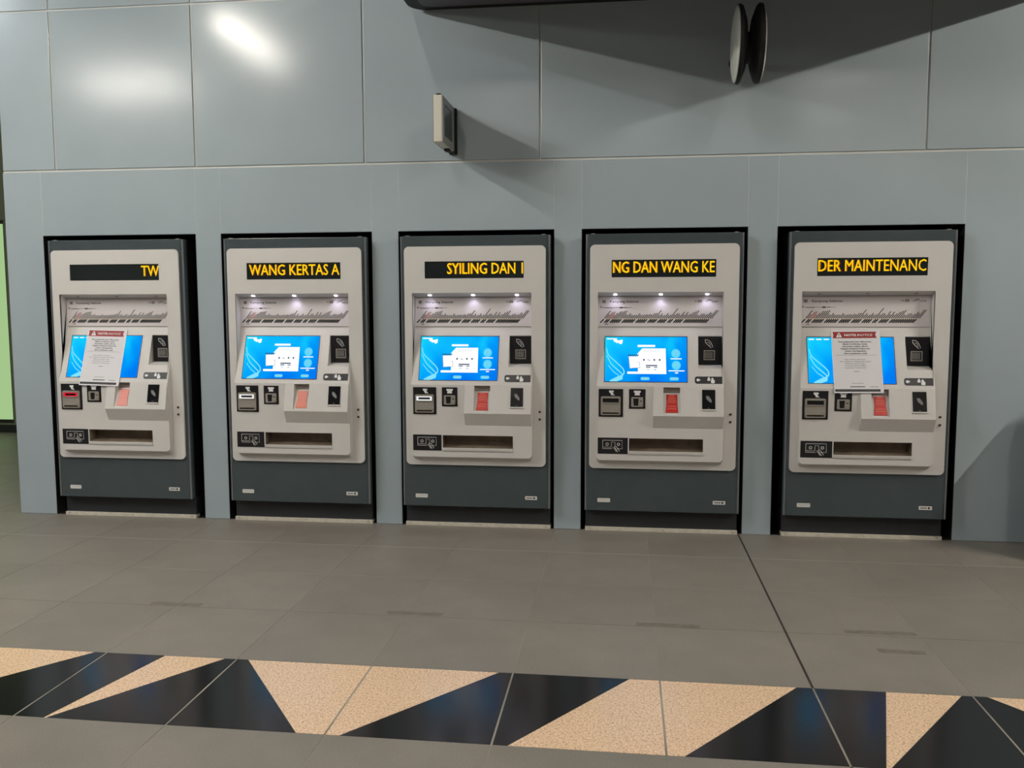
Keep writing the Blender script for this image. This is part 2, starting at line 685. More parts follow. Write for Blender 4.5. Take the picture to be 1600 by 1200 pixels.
# the dark sealed movement joint and the scuffed strips left on the tiles
for y0, y1 in ((TY0 + 0.002, 0.0), (-6.0, TY0 - TILE - 0.002)):
    link('movement_joint', MB().box(TX0 + 5 * TILE - 0.005, TX0 + 5 * TILE + 0.005, y0, y1, -0.0012, 0.0006).mesh('movement_joint'), M_JOINT, floor)
for k, (cx, w, cy) in enumerate(((-1.27, 0.27, -1.725), (-0.03, 0.28, -1.715), (1.20, 0.30, -1.73), (2.17, 0.32, -1.71), (2.2, 0.2, -1.93))):
    mb = MB()
    n = 9
    up, dn = [], []
    for i in range(n):
        t = i / (n - 1)
        up.append((cx - w / 2 + w * t, cy + 0.022 + random.uniform(-.004, .004)))
        dn.append((cx - w / 2 + w * t, cy - 0.022 + random.uniform(-.004, .004)))
    prism_z(mb, dn + up[::-1], 0.0, 0.0005)
    link('scuffed_strip', mb.mesh('scuffed_strip'), M_SCUFF, floor)

for yj, mt in ((TY0 + 3 * TILE, 'bright'), (TY0 + 2 * TILE, 'pale')):
    M_ = mat('light_grout_' + mt, (186, 182, 172) if mt == 'bright' else (158, 153, 142), rough=0.7, noise=0.2, nscale=1.5)
    link('grout_line', MB().box(-3.9, 4.4, yj - 0.0018, yj + 0.0018, -0.0012, 0.0003).mesh('grout_line'), M_, floor)

# ---------------------------------------------------------------- machine wall
CENTRES = [-2.533, -1.2385, -0.0015, 1.231, 2.512]
OPEN = [(-3.107, -1.969), (-1.783, -0.714), (-0.528, 0.519), (0.702, 1.760), (1.946, 3.073)]
OH = 2.004
WL, WR = -3.395, 7.0
ZJ, ZU, ZT = 2.450, 3.545, 6.2
PT = 0.008                                       # panel thickness
bk = MB()
edges = [WL + 0.004] + [e for o in OPEN for e in o] + [WR]
for k in range(0, len(edges), 2):
    bk.box(edges[k] + (0.006 if k else 0), edges[k + 1] - 0.006, PT, 0.62, 0, OH + 0.006)
bk.box(WL + 0.004, WR, PT, 0.62, OH + 0.006, ZT)
for a, b in OPEN:
    bk.box(a - 0.006, b + 0.006, 0.6, 0.62, 0, OH + 0.006)
wall = link('wall_back', bk.mesh('wall_back'), M_BACKING, kind='structure')
wall['label'] = 'grey metal panelled station wall holding the ticket machines'


def panel(x0, x1, z0, z1, g=0.003, tilt=0.0):
    mb = MB()
    mb.box(x0 + g, x1 - g, 0.0, PT, z0 + g, z1 - g)
    o = link('wall_panel', mb.mesh('wall_panel'), M_WALL, wall, bevel=0.0025, seg=2)
    if tilt:
        zc = z0
        o.data.transform(Matrix.Translation((0, 0, zc)) @ Matrix.Rotation(tilt, 4, 'X') @ Matrix.Translation((0, 0, -zc)))
    return o


G = 0.006
for x0, x1 in zip([WL, -2.988, -1.950, -0.755, 0.427, 2.825, 5.2], [-2.988, -1.950, -0.755, 0.427, 2.825, 5.2, WR]):
    panel(x0, x1, ZJ + 0.008, ZU, G)
    panel(x0, x1, ZU, 4.64, G)
    panel(x0, x1, 4.64, ZT, G)
panel(WL, OPEN[0][0], 0.0, ZJ, 0.0012)
for k, (a, b) in enumerate(OPEN):
    panel(a, b, OH, ZJ, 0.0012)
    panel(b, OPEN[k + 1][0] if k < 4 else 5.2, 0.0, ZJ, 0.0012)
panel(5.2, WR, 0.0, ZJ, 0.002)
for a, b in OPEN:                                # black lining of each machine recess
    mb = MB()
    t = 0.005
    y0, y1 = 0.001, 0.598
    mb.box(a - t, a + 0.001, y0, y1, 0.001, OH + t)
    mb.box(b - 0.001, b + t, y0, y1, 0.001, OH + t)
    mb.box(a + 0.001, b - 0.001, y0, y1, OH - 0.001, OH + t)
    mb.box(a + 0.001, b - 0.001, 0.585, y1, 0.001, OH - 0.001)
    mb.box(a + 0.001, b - 0.001, 0.012, 0.585, 0.0005, 0.004)
    link('recess_lining', mb.mesh('recess_lining'), M_BLACK, wall)

M_SEAM = mat('seam_filler', (206, 208, 202), rough=0.5)
for x in [e for o in OPEN for e in o]:
    link('seam_strip', MB().box(x - 0.0014, x + 0.0014, 0.0006, PT, OH + 0.002, ZJ - 0.002).mesh('seam_strip'), M_SEAM, wall)
link('seam_strip', MB().box(WL + 0.004, WR, 0.0045, PT, ZJ - 0.0012, ZJ + 0.0045).mesh('seam_strip'), M_SEAM, wall)

# ---------------------------------------------------------------- ceiling, far left corner of the hall
ceiling = link('ceiling', MB().box(-11, 11, -15, 6, 6.2, 6.3).mesh('ceiling'), M_CEIL, kind='structure')
M_OLIVE = mat('olive_wall_paint', (120, 128, 100), rough=0.7, noise=0.06, nscale=3)
M_GREENGLASS = emit_mat('lit_green_glass', (176, 212, 150), 0.62)
M_FRAME = mat('dark_frame', (40, 44, 38), rough=0.5)
YB = 3.75
wl = MB()
wl.box(-11, -8.2, YB, YB + 0.2, 0, 6.2)
wl.box(-6.222, -3.0, YB, YB + 0.2, 0, 6.2)
wl.box(-8.2, -6.222, YB, YB + 0.2, 2.50, 6.2)
wl.box(-8.2, -6.222, YB, YB + 0.2, 0, 0.11)
wall_far = link('wall_left', wl.mesh('wall_left'), M_OLIVE, kind='structure')
win = link('window_1', MB().plate(rec(-8.2, 0.11, -6.222, 2.50), Plane(YB + 0.02), -0.06, 0.0, holes=[rec(-8.16, 0.15, -6.246, 2.46)], back=True).mesh('window_1'), M_FRAME, kind='structure')
link('pane', MB().box(-8.17, -6.236, YB + 0.04, YB + 0.05, 0.14, 2.47).mesh('pane'), M_GREENGLASS, win, label='lit pale green glass pane')
link('baseboard_left', MB().box(-11, -3.4, YB - 0.015, YB, 0, 0.09).mesh('baseboard_left'), M_FRAME, kind='structure')


# ================================================================== LAMPS (fluorescent battens under the ceiling, plus added fill lights)
def luminaire(x, y, z, along, label, length=1.2, tube=None):
    tube = tube or M_TUBE
    t = thing('tube_luminaire', (x, y, z), label, 'ceiling light', 'fluorescent lights under the ceiling')
    if along == 'x':
        t.rotation_euler = (0, 0, math.pi / 2)
    h = length / 2
    part('tube', t, tube, lambda mb: mb.lathe([(-h, 0.014), (h, 0.014)], (0, 0, 0), 'y', 16), key='tube%.2f%s' % (length, tube.name))
    part('housing', t, M_LAMPHOUSE, lambda mb: mb.plate([(-0.05, 0.035), (-0.035, 0.075), (0.035, 0.075), (0.05, 0.035)][::-1], Plane(-h - 0.05), -2 * h - 0.1, 0.0, back=True), key='lhouse%.2f' % length)
    for s in (-1, 1):
        part('tube_holder', t, M_LAMPHOUSE, lambda mb: mb.box(-0.02, 0.02, s * (h + 0.02) - 0.015, s * (h + 0.02) + 0.015, -0.02, 0.04), key='lhold%.2f%d' % (length, s))
        part('hanger', t, M_STEEL, lambda mb: mb.lathe([(0.07, 0.006), (6.2 - z, 0.006)], (0, s * h * 0.7, 0), 'z', 10), key='lhang%.2f%d%.2f' % (length, s, z))
    return t


luminaire(-2.55, -2.35, 3.99, 'y', 'fluorescent tube light pointing at the wall above the leftmost machine', 1.4, M_TUBE_A)
luminaire(5.75, -2.35, 3.99, 'y', 'fluorescent tube light right of the hanging canopy', 1.4, M_TUBE_B)
luminaire(-4.52, -3.75, 3.99, 'x', 'fluorescent tube light running along the wall at far left', 1.2, M_TUBE_C)
luminaire(-3.0, -10.3, 3.99, 'y', 'dim fluorescent tube light far behind the viewer on the left', 1.4, M_TUBE_DIM)
luminaire(5.6, -10.3, 3.99, 'y', 'dim fluorescent tube light far behind the viewer on the right', 1.4, M_TUBE_DIM)
luminaire(-8.0, -5.0, 5.7, 'y', 'added cool fill light high up at the far left, out of view', 1.4, M_FILL_LEFT)
for fx, side in ((-1.0, 'left'), (4.3, 'right')):  # added frontal fill, placed so the canopy keeps it off the upper wall
    for fy, row in ((-6.7, 'nearer'), (-8.35, 'farther')):
        luminaire(fx, fy, 5.3, 'y', row + ' added fill light high behind the viewer on the ' + side, 1.4, M_FILL_FRONT)

# ================================================================== TICKET MACHINES
PANEL = Plane(-0.08)
CASEP = Plane(-0.065)
ZS0, ZS1 = 0.985, 1.367            # sloping screen panel: foot and head
YS0, YS1 = -0.125, 0.005
SK = (YS1 - YS0) / (ZS1 - ZS0)
SLOPE = Plane(YS0, ZS0, SK)
LOWER = Plane(-0.125)
MAPP = Plane(-0.003)
ZC0, ZC1 = 0.80, 0.985             # console: lip and top
YC0 = -0.168
YC1 = YS0 - 0.001
CK = (YC1 - YC0) / (ZC1 - ZC0)
CONS = Plane(YC0, ZC0, CK)
RX0, RX1 = -0.420, 0.378           # screen recess


def sy(z):
    return SLOPE.p(0, z)[1]


def scr(X, Y):
    """photo-crop units on the screen to machine x, z"""
    x = -0.372 + (X - 130 + (Y - 575) / 447.0 * 20) / 803.0 * 0.526
    return (x, 1.30 - (Y - 575) / 447.0 * 0.285)


def arc(pts, n=8):
    """smooth curve through points"""
    out = []
    P = [pts[0]] + list(pts) + [pts[-1]]
    for i in range(1, len(P) - 2):
        for k in range(n):
            t = k / n
            q = []
            for a in (0, 1):
                p0, p1, p2, p3 = P[i - 1][a], P[i][a], P[i + 1][a], P[i + 2][a]
                q.append(0.5 * (2 * p1 + (p2 - p0) * t + (2 * p0 - 5 * p1 + 4 * p2 - p3) * t * t + (3 * p1 - p0 - 3 * p2 + p3) * t ** 3))
            out.append(tuple(q))
    out.append(tuple(pts[-1]))
    return out


def hand(mb, P, cx, cz, s, d):
    """white pictogram of a hand reaching down, s = width"""
    pts = [(-.5, .45), (-.1, .5), (.1, .35), (.32, .1), (.5, -.5), (.38, -.28), (.2, -.05), (.35, -.5), (.22, -.42), (.02, 0), (-.02, -.1), (-.2, -.22), (-.26, -.12), (-.1, .1), (-.3, .2)]
    mb.poly(P, [(cx + a * s, cz + b * s * 1.2) for a, b in pts], d)


# map strokes: tops of the slanted station names, read from left to right
TOPS = [305, 342, 318, 316, 345, 330, 312, 312, 308, 306, 340, 346, 332, 346, 350, 348, 350, 333, 346, 350, 346, 344, 346, 340, 345, 332,
        330, 300, 348, 334, 352, 348, 332, 350, 345, 284, 346, 333, 335, 350, 316, 346, 320, 348, 338, 322, 312, 304, 345, 352, 338, 334, 346, 340, 322, 334, 300, 303]


def mp_(X, Y):
    return (-0.42 + (X - 65) / 1203.0 * 0.798, 1.563 - (Y - 165) / 302.0 * 0.196)


def casing_mesh(mb):
    x, rr, n = 0.502, 0.03, 6
    y0, y1 = -0.065, -0.010
    out = [(-x, y1), (-x, y0 + rr)]
    for i in range(1, n + 1):
        t = math.pi / 2 * i / n
        out.append((-x + rr - rr * math.cos(t), y0 + rr - rr * math.sin(t)))
    for i in range(n):
        t = math.pi / 2 * i / n
        out.append((x - rr + rr * math.sin(t), y0 + rr - rr * math.cos(t)))
    out += [(x, y0 + rr), (x, y1)]
    # front split around the opening of the recess so that the recess is really hollow
    def ext(z0, z1):
        prism_z(mb, out, z0, z1)
    ext(0.150, 0.50)
    ext(1.62, 1.967)
    hx = 0.44
    for s in (-1, 1):
        h = [p for p in out if s * p[0] > 0.2]
        pl = h + ([(-hx, y0), (-hx, y1)] if s < 0 else [(hx, y1), (hx, y0)])
        if s > 0:
            pl = [(hx, y0)] + h + [(hx, y1)]
        else:
            pl = [(-hx, y1)] + h + [(-hx, y0)]
        prism_z(mb, pl, 0.50, 1.62)


def body_mesh(mb):
    x, y0, y1 = 0.494, -0.0105, 0.56
    mb.box(-x, x, y0, y1, 0.152, 0.50)
    mb.box(-x, x, y0, y1, 1.62, 1.962)
    mb.box(-x, -0.44, y0, y1, 0.50, 1.62)
    mb.box(0.44, x, y0, y1, 0.50, 1.62)
    mb.box(-0.44, 0.44, 0.15, y1, 0.50, 1.62)


def front_panel_mesh(mb):
    mb.plate(rrect(-0.472, 0.438, 0.472, 1.897, 0.032, 8), PANEL, -0.0145, 0.0,
             holes=[rec(-0.333, 1.687, 0.328, 1.799), rec(RX0, 0.55, RX1, 1.592)], back=True)


def recess_mesh(mb):
    """soffit, side walls, back and the sloping panel with its card-reader niche"""
    zt, yt = 1.563, 0.005
    mb.quad((RX0, yt, zt), (RX1, yt, zt), (RX1, -0.078, 1.592), (RX0, -0.078, 1.592))         # soffit
    for x, s in ((RX0, 1), (RX1, -1)):
        pts = [(x, -0.078, 1.592), (x, yt, zt), (x, yt, ZS1), (x, YS0 + 0.004, ZS0), (x, -0.078, ZS0)]
        mb.quad(*(pts[::-1] if s > 0 else pts))
    mb.quad((RX0, yt, ZS1), (RX1, yt, ZS1), (RX1, yt, zt), (RX0, yt, zt))                   # back
    nx, nz0, nz1, ny = 0.226, 1.100, 1.308, -0.012                                          # niche
    P = SLOPE
    def sq(x0, x1, z0, z1):
        mb.quad(P.p(x0, z0), P.p(x1, z0), P.p(x1, z1), P.p(x0, z1))
    sq(RX0, nx, ZS0, ZS1)
    sq(nx, RX1, ZS0, nz0)
    sq(nx, RX1, nz1, ZS1)
    mb.quad((nx, ny, nz0 + 0.02), (RX1, ny, nz0 + 0.02), (RX1, ny, nz1), (nx, ny, nz1))     # niche back
    mb.quad(P.p(nx, nz0), P.p(RX1, nz0), (RX1, ny, nz0 + 0.02), (nx, ny, nz0 + 0.02))       # ledge
    mb.quad(P.p(nx, nz0), (nx, ny, nz0 + 0.02), (nx, ny, nz1), P.p(nx, nz1))                # side


TRAY = (-0.212, 0.560, 0.260, 0.647)
POCK = (0.004, 0.812, 0.110, 0.981)


def lower_mesh(mb):
    F = rrect(-0.424, 0.500, 0.386, ZS0, 0.03, 6, (1, 1, 0, 0))
    B = rrect(-0.425, 0.474, 0.387, ZS0, 0.026, 6, (1, 1, 0, 0))
    mb.fill(F, [rec(TRAY[0], TRAY[1], TRAY[2], TRAY[3]), rec(*POCK)], LOWER, 0.0)
    n = len(F)
    lo = [PANEL.p(x, z, 0.0) for x, z in B]
    hi = [LOWER.p(x, z) for x, z in F]
    mb.add(lo + hi, [(i, (i + 1) % n, n + (i + 1) % n, n + i) for i in range(n - 2)] + [(n - 1, 0, n, 2 * n - 1)])
    # cheeks that close the foot of the sloping panel against the face
    for x, s in ((-0.424, -1), (0.386, 1)):
        xi = RX0 if s < 0 else RX1
        z1 = ZS0 + (-0.08 - YS0) / SK
        tri = [(x, -0.08, ZS0), (x, YS0, ZS0), (x, -0.08, z1)]
        mb.quad(*(tri if s > 0 else tri[::-1]))
        q = [(x, YS0, ZS0), (x, -0.08, z1), (xi, -0.08, z1), (xi, YS0, ZS0)]
        mb.quad(*(q if s < 0 else q[::-1]))
    # pocket walls through the lower body
    x0, z0, x1, z1 = POCK
    ya, yb = -0.125, -0.088
    mb.quad((x0, yb, z0), (x1, yb, z0), (x1, yb, z1), (x0, yb, z1))
    mb.quad((x0, ya, z0), (x0, yb, z0), (x0, yb, z1), (x0, ya, z1))
    mb.quad((x1, ya, z0), (x1, ya, z1), (x1, yb, z1), (x1, yb, z0))
    mb.quad((x0, ya, z1), (x0, yb, z1), (x1, yb, z1), (x1, ya, z1))
    mb.quad((x0, ya, z0), (x1, ya, z0), (x1, yb, z0), (x0, yb, z0))


def console_mesh(mb):
    X0, X1 = -0.060, 0.383
    def prof(za, zb):
        """slab of the wedge between two heights, as (y, z)"""
        pts = [(-0.124, zb), (CONS.p(0, zb)[1], zb), (CONS.p(0, za)[1], za), (-0.124, za)]
        return pts
    def wedge(x0, x1, za, zb):
        if zb > ZS0:
            pts = [(sy(zb) + 0.001, zb), (CONS.p(0, zb)[1], zb), (CONS.p(0, za)[1], za)]
            pts += [(-0.124, za), (-0.124, ZS0)] if za < ZS0 else [(sy(za) + 0.001, za)]
        else:
            pts = prof(za, zb)
        mb.profile_x(pts, x0, x1)
    wedge(X0, POCK[0], ZC0, ZC1)
    wedge(POCK[2], X1, ZC0, ZC1)
    wedge(POCK[0], POCK[2], POCK[3], ZC1)
    wedge(POCK[0], POCK[2], ZC0, POCK[1])
    mb.profile_x([(-0.124, ZC0), (YC0, ZC0), (-0.124, 0.713)], X0, X1)


def slot_bezel(mb, x0, z0, x1, z1, d0, d1, hole):
    mb.plate(rrect(x0, z0, x1, z1, 0.008, 4), LOWER, d0, d1, holes=[rec(*hole)])


def make_machine(idx, cx, label, led, lamps, full_screen, slot, card):
    t = thing('ticket_machine', (cx, 0, 0), label, 'ticket machine', 'five ticket machines in the wall')
    part('casing', t, M_CASE, casing_mesh, 'casing', bevel=0.004)
    for s in (-1, 1):  # added rods imitate the glint along the rounded casing edges
        part('edge_highlight', t, M_EDGEGLINT, lambda mb: mb.lathe([(0.152, 0.0065), (1.965, 0.0065)], (s * 0.4945, -0.0575, 0), 'z', 14), 'edge_highlight%d' % s, smooth=False)
    part('cabinet_body', t, M_BLACK, body_mesh, 'cabinet_body')
    part('plinth', t, M_PLINTH, lambda mb: mb.box(-0.497, 0.497, 0.006, 0.5, 0.024, 0.151), 'plinth')
    sill = part('sill', t, M_SILL, lambda mb: mb.box(-0.500, 0.500, -0.012, 0.05, 0.0, 0.025), 'sill', bevel=0.002)
    for s in (-0.47, 0.02, 0.47):
        part('screw', sill, M_STEEL, lambda mb: mb.lathe([(-0.016, 0.004), (-0.0118, 0.005)], (s, 0, 0.016), 'y', 12), 'sillscrew%.2f' % s)
    for s in (-1, 1):
        part('bracket', t, M_STEEL, lambda mb: mb.box(s * 0.455 - 0.012, s * 0.455 + 0.012, -0.05, -0.03, 1.966, 1.972), 'topbr%d' % s)
    part('front_panel', t, M_BEIGE, front_panel_mesh, 'front_panel', bevel=0.003)
    part('screen_recess', t, M_BEIGE, recess_mesh, 'screen_recess')
    low = part('lower_body', t, M_BEIGE, lower_mesh, 'lower_body')
    con = part('console', t, M_BEIGE, console_mesh, 'console')
    for z in (0.806, 0.756):
        lk = part('lock', t, M_STEEL, lambda mb: mb.lathe([(-0.006, 0.008), (0.001, 0.009)], (0.434, -0.08, z), 'y', 16), 'lock%.3f' % z)
        part('keyhole', lk, M_BLACK, lambda mb: mb.lathe([(-0.0066, 0.0068), (-0.0058, 0.0068)], (0.434, -0.08, z), 'y', 14), 'keyhole%.3f' % z)

    # --- message display
    led_o = part('message_display', t, M_LEDOFF, lambda mb: mb.box(-0.3335, 0.3285, -0.0745, -0.0655, 1.6865, 1.7995), 'led')
    D = Plane(-0.0745)
    lt, lx0, lx1 = led
    led_o['label'] = 'dark display strip with amber letters reading ' + lt
    split_part('amber_letter', led_o, M_AMBER, lambda mb: mb.text(D, lt, lx0, 1.7165, 0.072, 0.0012, w=lx1 - lx0, bold=0.0 if 'M' in lt else 0.006), 'led' + lt)
    split_part('letter_trail', led_o, M_AMBERDIM, lambda mb: mb.text(D, lt, lx0 + 0.008, 1.7165, 0.072, 0.0006, w=lx1 - lx0 - 0.006, bold=0.0), 'trail' + lt)

    # --- route map
    rm = part('route_map', t, M_MAP, lambda mb: mb.box(RX0 + 0.001, RX1 - 0.001, -0.003, 0.0045, 1.368, 1.562), 'route_map')
    W = MAPP

    def names(mb):
        for i, tp in enumerate(TOPS):
            if i in (2, 3, 4):
                continue
            X = 125 + i * 18.3
            a = mp_(X, 384)
            b = mp_(X + (384 - tp) * 0.78, tp)
            mb.line(W, [a, b], 0.0047, 0.0008)
        for i in range(54):
            if i in (1, 4, 10, 17, 23, 28, 33, 36, 41):
                continue
            X = 85 + i * 19.3
            mb.line(W, [mp_(X, 427), mp_(X + 34, 392)], 0.0076, 0.0008)
        mb.text(W, 'Kampung Selamat', *mp_(180, 224), 0.0155, 0.0008, w=mp_(462, 0)[0] - mp_(180, 0)[0], bold=0.008)
        mb.text(W, '03', *mp_(1032, 222), 0.015, 0.0008, w=0.025, bold=0.03)
        mb.text(W, 'LINE', *mp_(1168, 222), 0.009, 0.0008, w=0.039, bold=0.01)
        mb.line(W, arc([mp_(1108, 220), mp_(1125, 203), mp_(1150, 198), mp_(1166, 205)]), 0.003, 0.0008)
        mb.line(W, arc([mp_(1122, 220), mp_(1140, 208), mp_(1158, 208)]), 0.0022, 0.0008)
        mb.rect(W, *mp_(275, 281), *mp_(308, 268), 0.0008)
        mb.line(W, [mp_(115, 275), mp_(205, 277)], 0.004, 0.0008)
        mb.line(W, [mp_(205, 274), mp_(275, 274)], 0.0018, 0.0008)
        mb.line(W, [mp_(312, 274), mp_(355, 275)], 0.004, 0.0008)
        mb.line(W, [mp_(355, 273), mp_(402, 273)], 0.002, 0.0008)
        mb.line(W, [mp_(130, 448), mp_(145, 436), mp_(160, 448)], 0.004, 0.0008)
    part('station_names', rm, M_INK, names, 'map_names', kind='stuff')

    def tints(mb):
        mb.line(W, [mp_(120, 388), mp_(1165, 388)], 0.0030, 0.0005)
        mb.rect(W, *mp_(1000, 222), *mp_(1024, 203), 0.0006)
    part('line_diagram', rm, M_CREAM, tints, 'map_tints', kind='stuff')
    part('station_names', rm, M_RED, lambda mb: [mb.line(W, [mp_(125 + i * 18.3, 384), mp_(125 + i * 18.3 + (384 - TOPS[i]) * 0.78, TOPS[i])], 0.0045, 0.0008) for i in (2, 3, 4)], 'map_red', label='three names in dark red', kind='stuff')
    part('pictogram', rm, M_GREY, lambda mb: [mb.rect(W, *mp_(105, 228), *mp_(138, 198), 0.0006), mb.rect(W, *mp_(85, 277), *mp_(106, 262), 0.0006), mb.line(W, [mp_(1004, 212), mp_(1022, 212)], 0.006, 0.0009)], 'map_pict', kind='stuff')

    # --- small lamps in the soffit
    for lx in (-0.309, -0.016, 0.278):
        k = 'lamp%s%.3f' % (lamps, lx)
        def lamp_mesh(mb, lx=lx):
            seg, a, b = 18, 0.0115, 0.0105
            yc, zc = -0.0365, 1.5775
            vx = [(lx + a * math.cos(2 * math.pi * i / seg), yc + b * math.sin(2 * math.pi * i / seg), zc - 0.29 * b * math.sin(2 * math.pi * i / seg) - 0.0025) for i in range(seg)]
            vt = [(x, y, z + 0.004) for x, y, z in vx]
            mb.add(vx + vt, [tuple(reversed(range(seg)))] + [(i, (i + 1) % seg, seg + (i + 1) % seg, seg + i) for i in range(seg)])
        part('downlight', t, M_LAMPON if lamps else M_STEEL, lamp_mesh, k)
        if lamps:
            ld = bpy.data.lights.get('machine_downlight') or bpy.data.lights.new('machine_downlight', 'SPOT')
            ld.energy = 0.32
            ld.color = (0.80, 0.76, 1.0)
            ld.spot_size = math.radians(130)
            ld.spot_blend = 0.8
            ld.shadow_soft_size = 0.008
            lo = bpy.data.objects.new('downlight_beam', ld)
            COL.objects.link(lo)
            lo.parent = t
            lo.location = (lx, -0.0375, 1.571)
            lo.rotation_euler = (math.radians(-8), 0, 0)

    # --- touch screen on the slope
    S = SLOPE
    sc = part('touch_screen', t, M_SCR, lambda mb: mb.plate(rec(-0.372, 1.015, 0.154, 1.300), S, -0.004, 0.0016), 'screen')
    part('screen_frame', sc, M_PLATE, lambda mb: mb.plate(rec(-0.3755, 1.0125, 0.1575, 1.3045), S, 0.0, 0.003, holes=[rec(-0.372, 1.015, 0.154, 1.3005)]), 'screen_frame')

    def swoosh(mb):
        d = 0.0022
        for pts, w0, w1 in (([(140, 690), (155, 755), (225, 825), (290, 890), (303, 930), (285, 958), (225, 985), (160, 1020)], 0.005, 0.010),
                            ([(140, 760), (180, 845), (240, 905), (280, 945), (285, 962), (235, 985), (185, 1015)], 0.005, 0.009),
                            ([(150, 860), (200, 925), (250, 965), (215, 1000)], 0.0035, 0.006)):
            mb.line(S, arc([scr(*p) for p in pts]), w0, d, w1)
        mb.poly(S, [scr(*p) for p in ((165, 1022), (225, 982), (290, 968), (285, 1000), (225, 1022))], d - 0.0002)
    split_part('swoosh', sc, M_SC, swoosh, 'swoosh')
    if full_screen:
        d = 0.0022

        def white(mb):
            mb.rect(S, *scr(145, 600), *scr(245, 589), d)
            for X, Y, rr in ((228, 608, .012), (246, 622, .010), (280, 628, .013), (292, 612, .007), (268, 620, .008)):
                mb.circ(S, *scr(X, Y), rr, d, 12)
            mb.rect(S, *scr(447, 676), *scr(620, 655), d)
            mb.poly(S, [scr(*p) for p in ((335, 922), (335, 945), (716, 945), (721, 690), (492, 690), (440, 746), (440, 922))], d)
            mb.poly(S, [scr(*p) for p in ((352, 772), (360, 892), (462, 884), (455, 770))], d + 0.0008)
            mb.rect(S, *scr(765, 798), *scr(872, 788), d)
            mb.rect(S, *scr(738, 917), *scr(893, 907), d)
            mb.rect(S, *scr(800, 938), *scr(832, 927), d)
        split_part('screen_card', sc, M_SW, white, 'scr_white')

        def cyan(mb):
            for X, Y in ((818, 740), (816, 858)):
                mb.circ(S, *scr(X, Y), 0.0285, d, 24)
            for X in (462, 745):
                x0, z0 = scr(X, 1007)
                x1, z1 = scr(X + 90, 975)
                mb.poly(S, rrect(x0, z0, x1, z1, (z1 - z0) * 0.42, 5), d)
        split_part('screen_button', sc, M_SCB, cyan, 'scr_cyan')

        def dark(mb):
            dd = d + 0.0012
            for X, Y in ((503, 805), (605, 805), (658, 805)):
                mb.circ(S, *scr(X, Y), 0.006, dd, 10)
            mb.line(S, [scr(542, 797), scr(548, 810), scr(566, 810)], 0.003, dd)
            mb.rect(S, *scr(520, 867), *scr(632, 856), dd)
            mb.rect(S, *scr(520, 883), *scr(563, 874), dd)
            mb.rect(S, *scr(598, 883), *scr(632, 875), dd)
            for X in range(350, 452, 18):
                mb.line(S, [scr(X, 768), scr(X + 12, 752)], 0.006, dd)
            mb.line(S, [scr(354, 775), scr(362, 890), scr(462, 884), scr(458, 830), scr(440, 828)], 0.0022, dd)
        part('screen_print', sc, M_SB, dark, 'scr_dark', kind='stuff')

        def pale(mb):
            dd = d + 0.0012
            for X in range(508, 664, 26):
                mb.line(S, [scr(X, 728), scr(X + 12, 704), scr(X + 20, 722)], 0.002, dd)
            mb.rect(S, *scr(530, 906), *scr(550, 897), dd)
            mb.rect(S, *scr(598, 908), *scr(620, 898), dd)
            for cxx, czz in ((818, 740), (816, 858)):
                mb.line(S, arc([scr(cxx - 18, czz + 16), scr(cxx - 14, czz - 14), scr(cxx + 10, czz - 18), scr(cxx + 18, czz + 4), scr(cxx + 4, czz + 18)]), 0.003, d + 0.0008)
            for X in (478, 762):
                mb.rect(S, *scr(X, 996), *scr(X + 56, 986), d + 0.0006)
        part('screen_print', sc, M_SG, pale, 'scr_pale', kind='stuff')
    else:
        part('menu_mark', sc, M_SW, lambda mb: [mb.rect(S, *scr(145 + 70 * i, 600), *scr(195 + 70 * i, 590), 0.0022) for i in range(3)], 'scr_marks', kind='stuff')

    # --- contactless card reader in its niche
    rd = part('card_reader', t, M_PLATE, lambda mb: mb.plate(rec(0.229, 1.1215, 0.376, 1.3040), Plane(-0.012), 0.0, 0.005), 'reader', bevel=0.0015)
    RP = Plane(-0.017)

    def reader_icon(mb):
        mb.line(RP, [(0.272, 1.284), (0.274, 1.266), (0.290, 1.250), (0.312, 1.230)], 0.003, 0.0006)
        mb.line(RP, arc([(0.272, 1.284), (0.292, 1.280), (0.310, 1.262), (0.322, 1.234)]), 0.003, 0.0006)
        mb.line(RP, [(0.284, 1.268), (0.300, 1.262), (0.306, 1.244)], 0.0024, 0.0006)
    part('hand_sign', rd, M_WHITE, reader_icon, 'reader_hand', kind='stuff')
    part('reader_target', rd, M_STEEL, lambda mb: mb.plate(rec(0.264, 1.152, 0.335, 1.215), RP, -0.001, 0.002, holes=[rec(0.270, 1.158, 0.329, 1.209)]), 'reader_sq')
    part('target_pattern', rd, M_GREY, lambda mb: [mb.rect(RP, 0.274 + 0.0125 * i, 1.163, 0.2825 + 0.0125 * i, 1.204, 0.0006) for i in range(4)], 'reader_pat', kind='stuff')

    # --- pill-shaped sign on the console
    C = CONS
    V = SLOPE
    pill = part('pictogram_strip', con, M_PLATE, lambda mb: mb.plate(rrect(0.203, 1.006, 0.375, 1.051, 0.014, 5, (1, 0, 0, 1)), V, -0.002, 0.0014), 'pill')

    def pill_print(mb):
        mb.circ(V, 0.222, 1.029, 0.009, 0.002, 14)
        mb.poly(V, [(0.228, 1.022), (0.240, 1.029), (0.228, 1.037)], 0.002)
        mb.poly(V, rrect(0.282, 1.024, 0.300, 1.040, 0.004), 0.002)
        mb.circ(V, 0.291, 1.043, 0.005, 0.002, 10)
        mb.circ(V, 0.313, 1.036, 0.007, 0.002, 12)
        mb.poly(V, rrect(0.304, 1.009, 0.328, 1.031, 0.006), 0.002)
    part('pictogram', con, M_WHITE, pill_print, 'pill_print', kind='stuff')

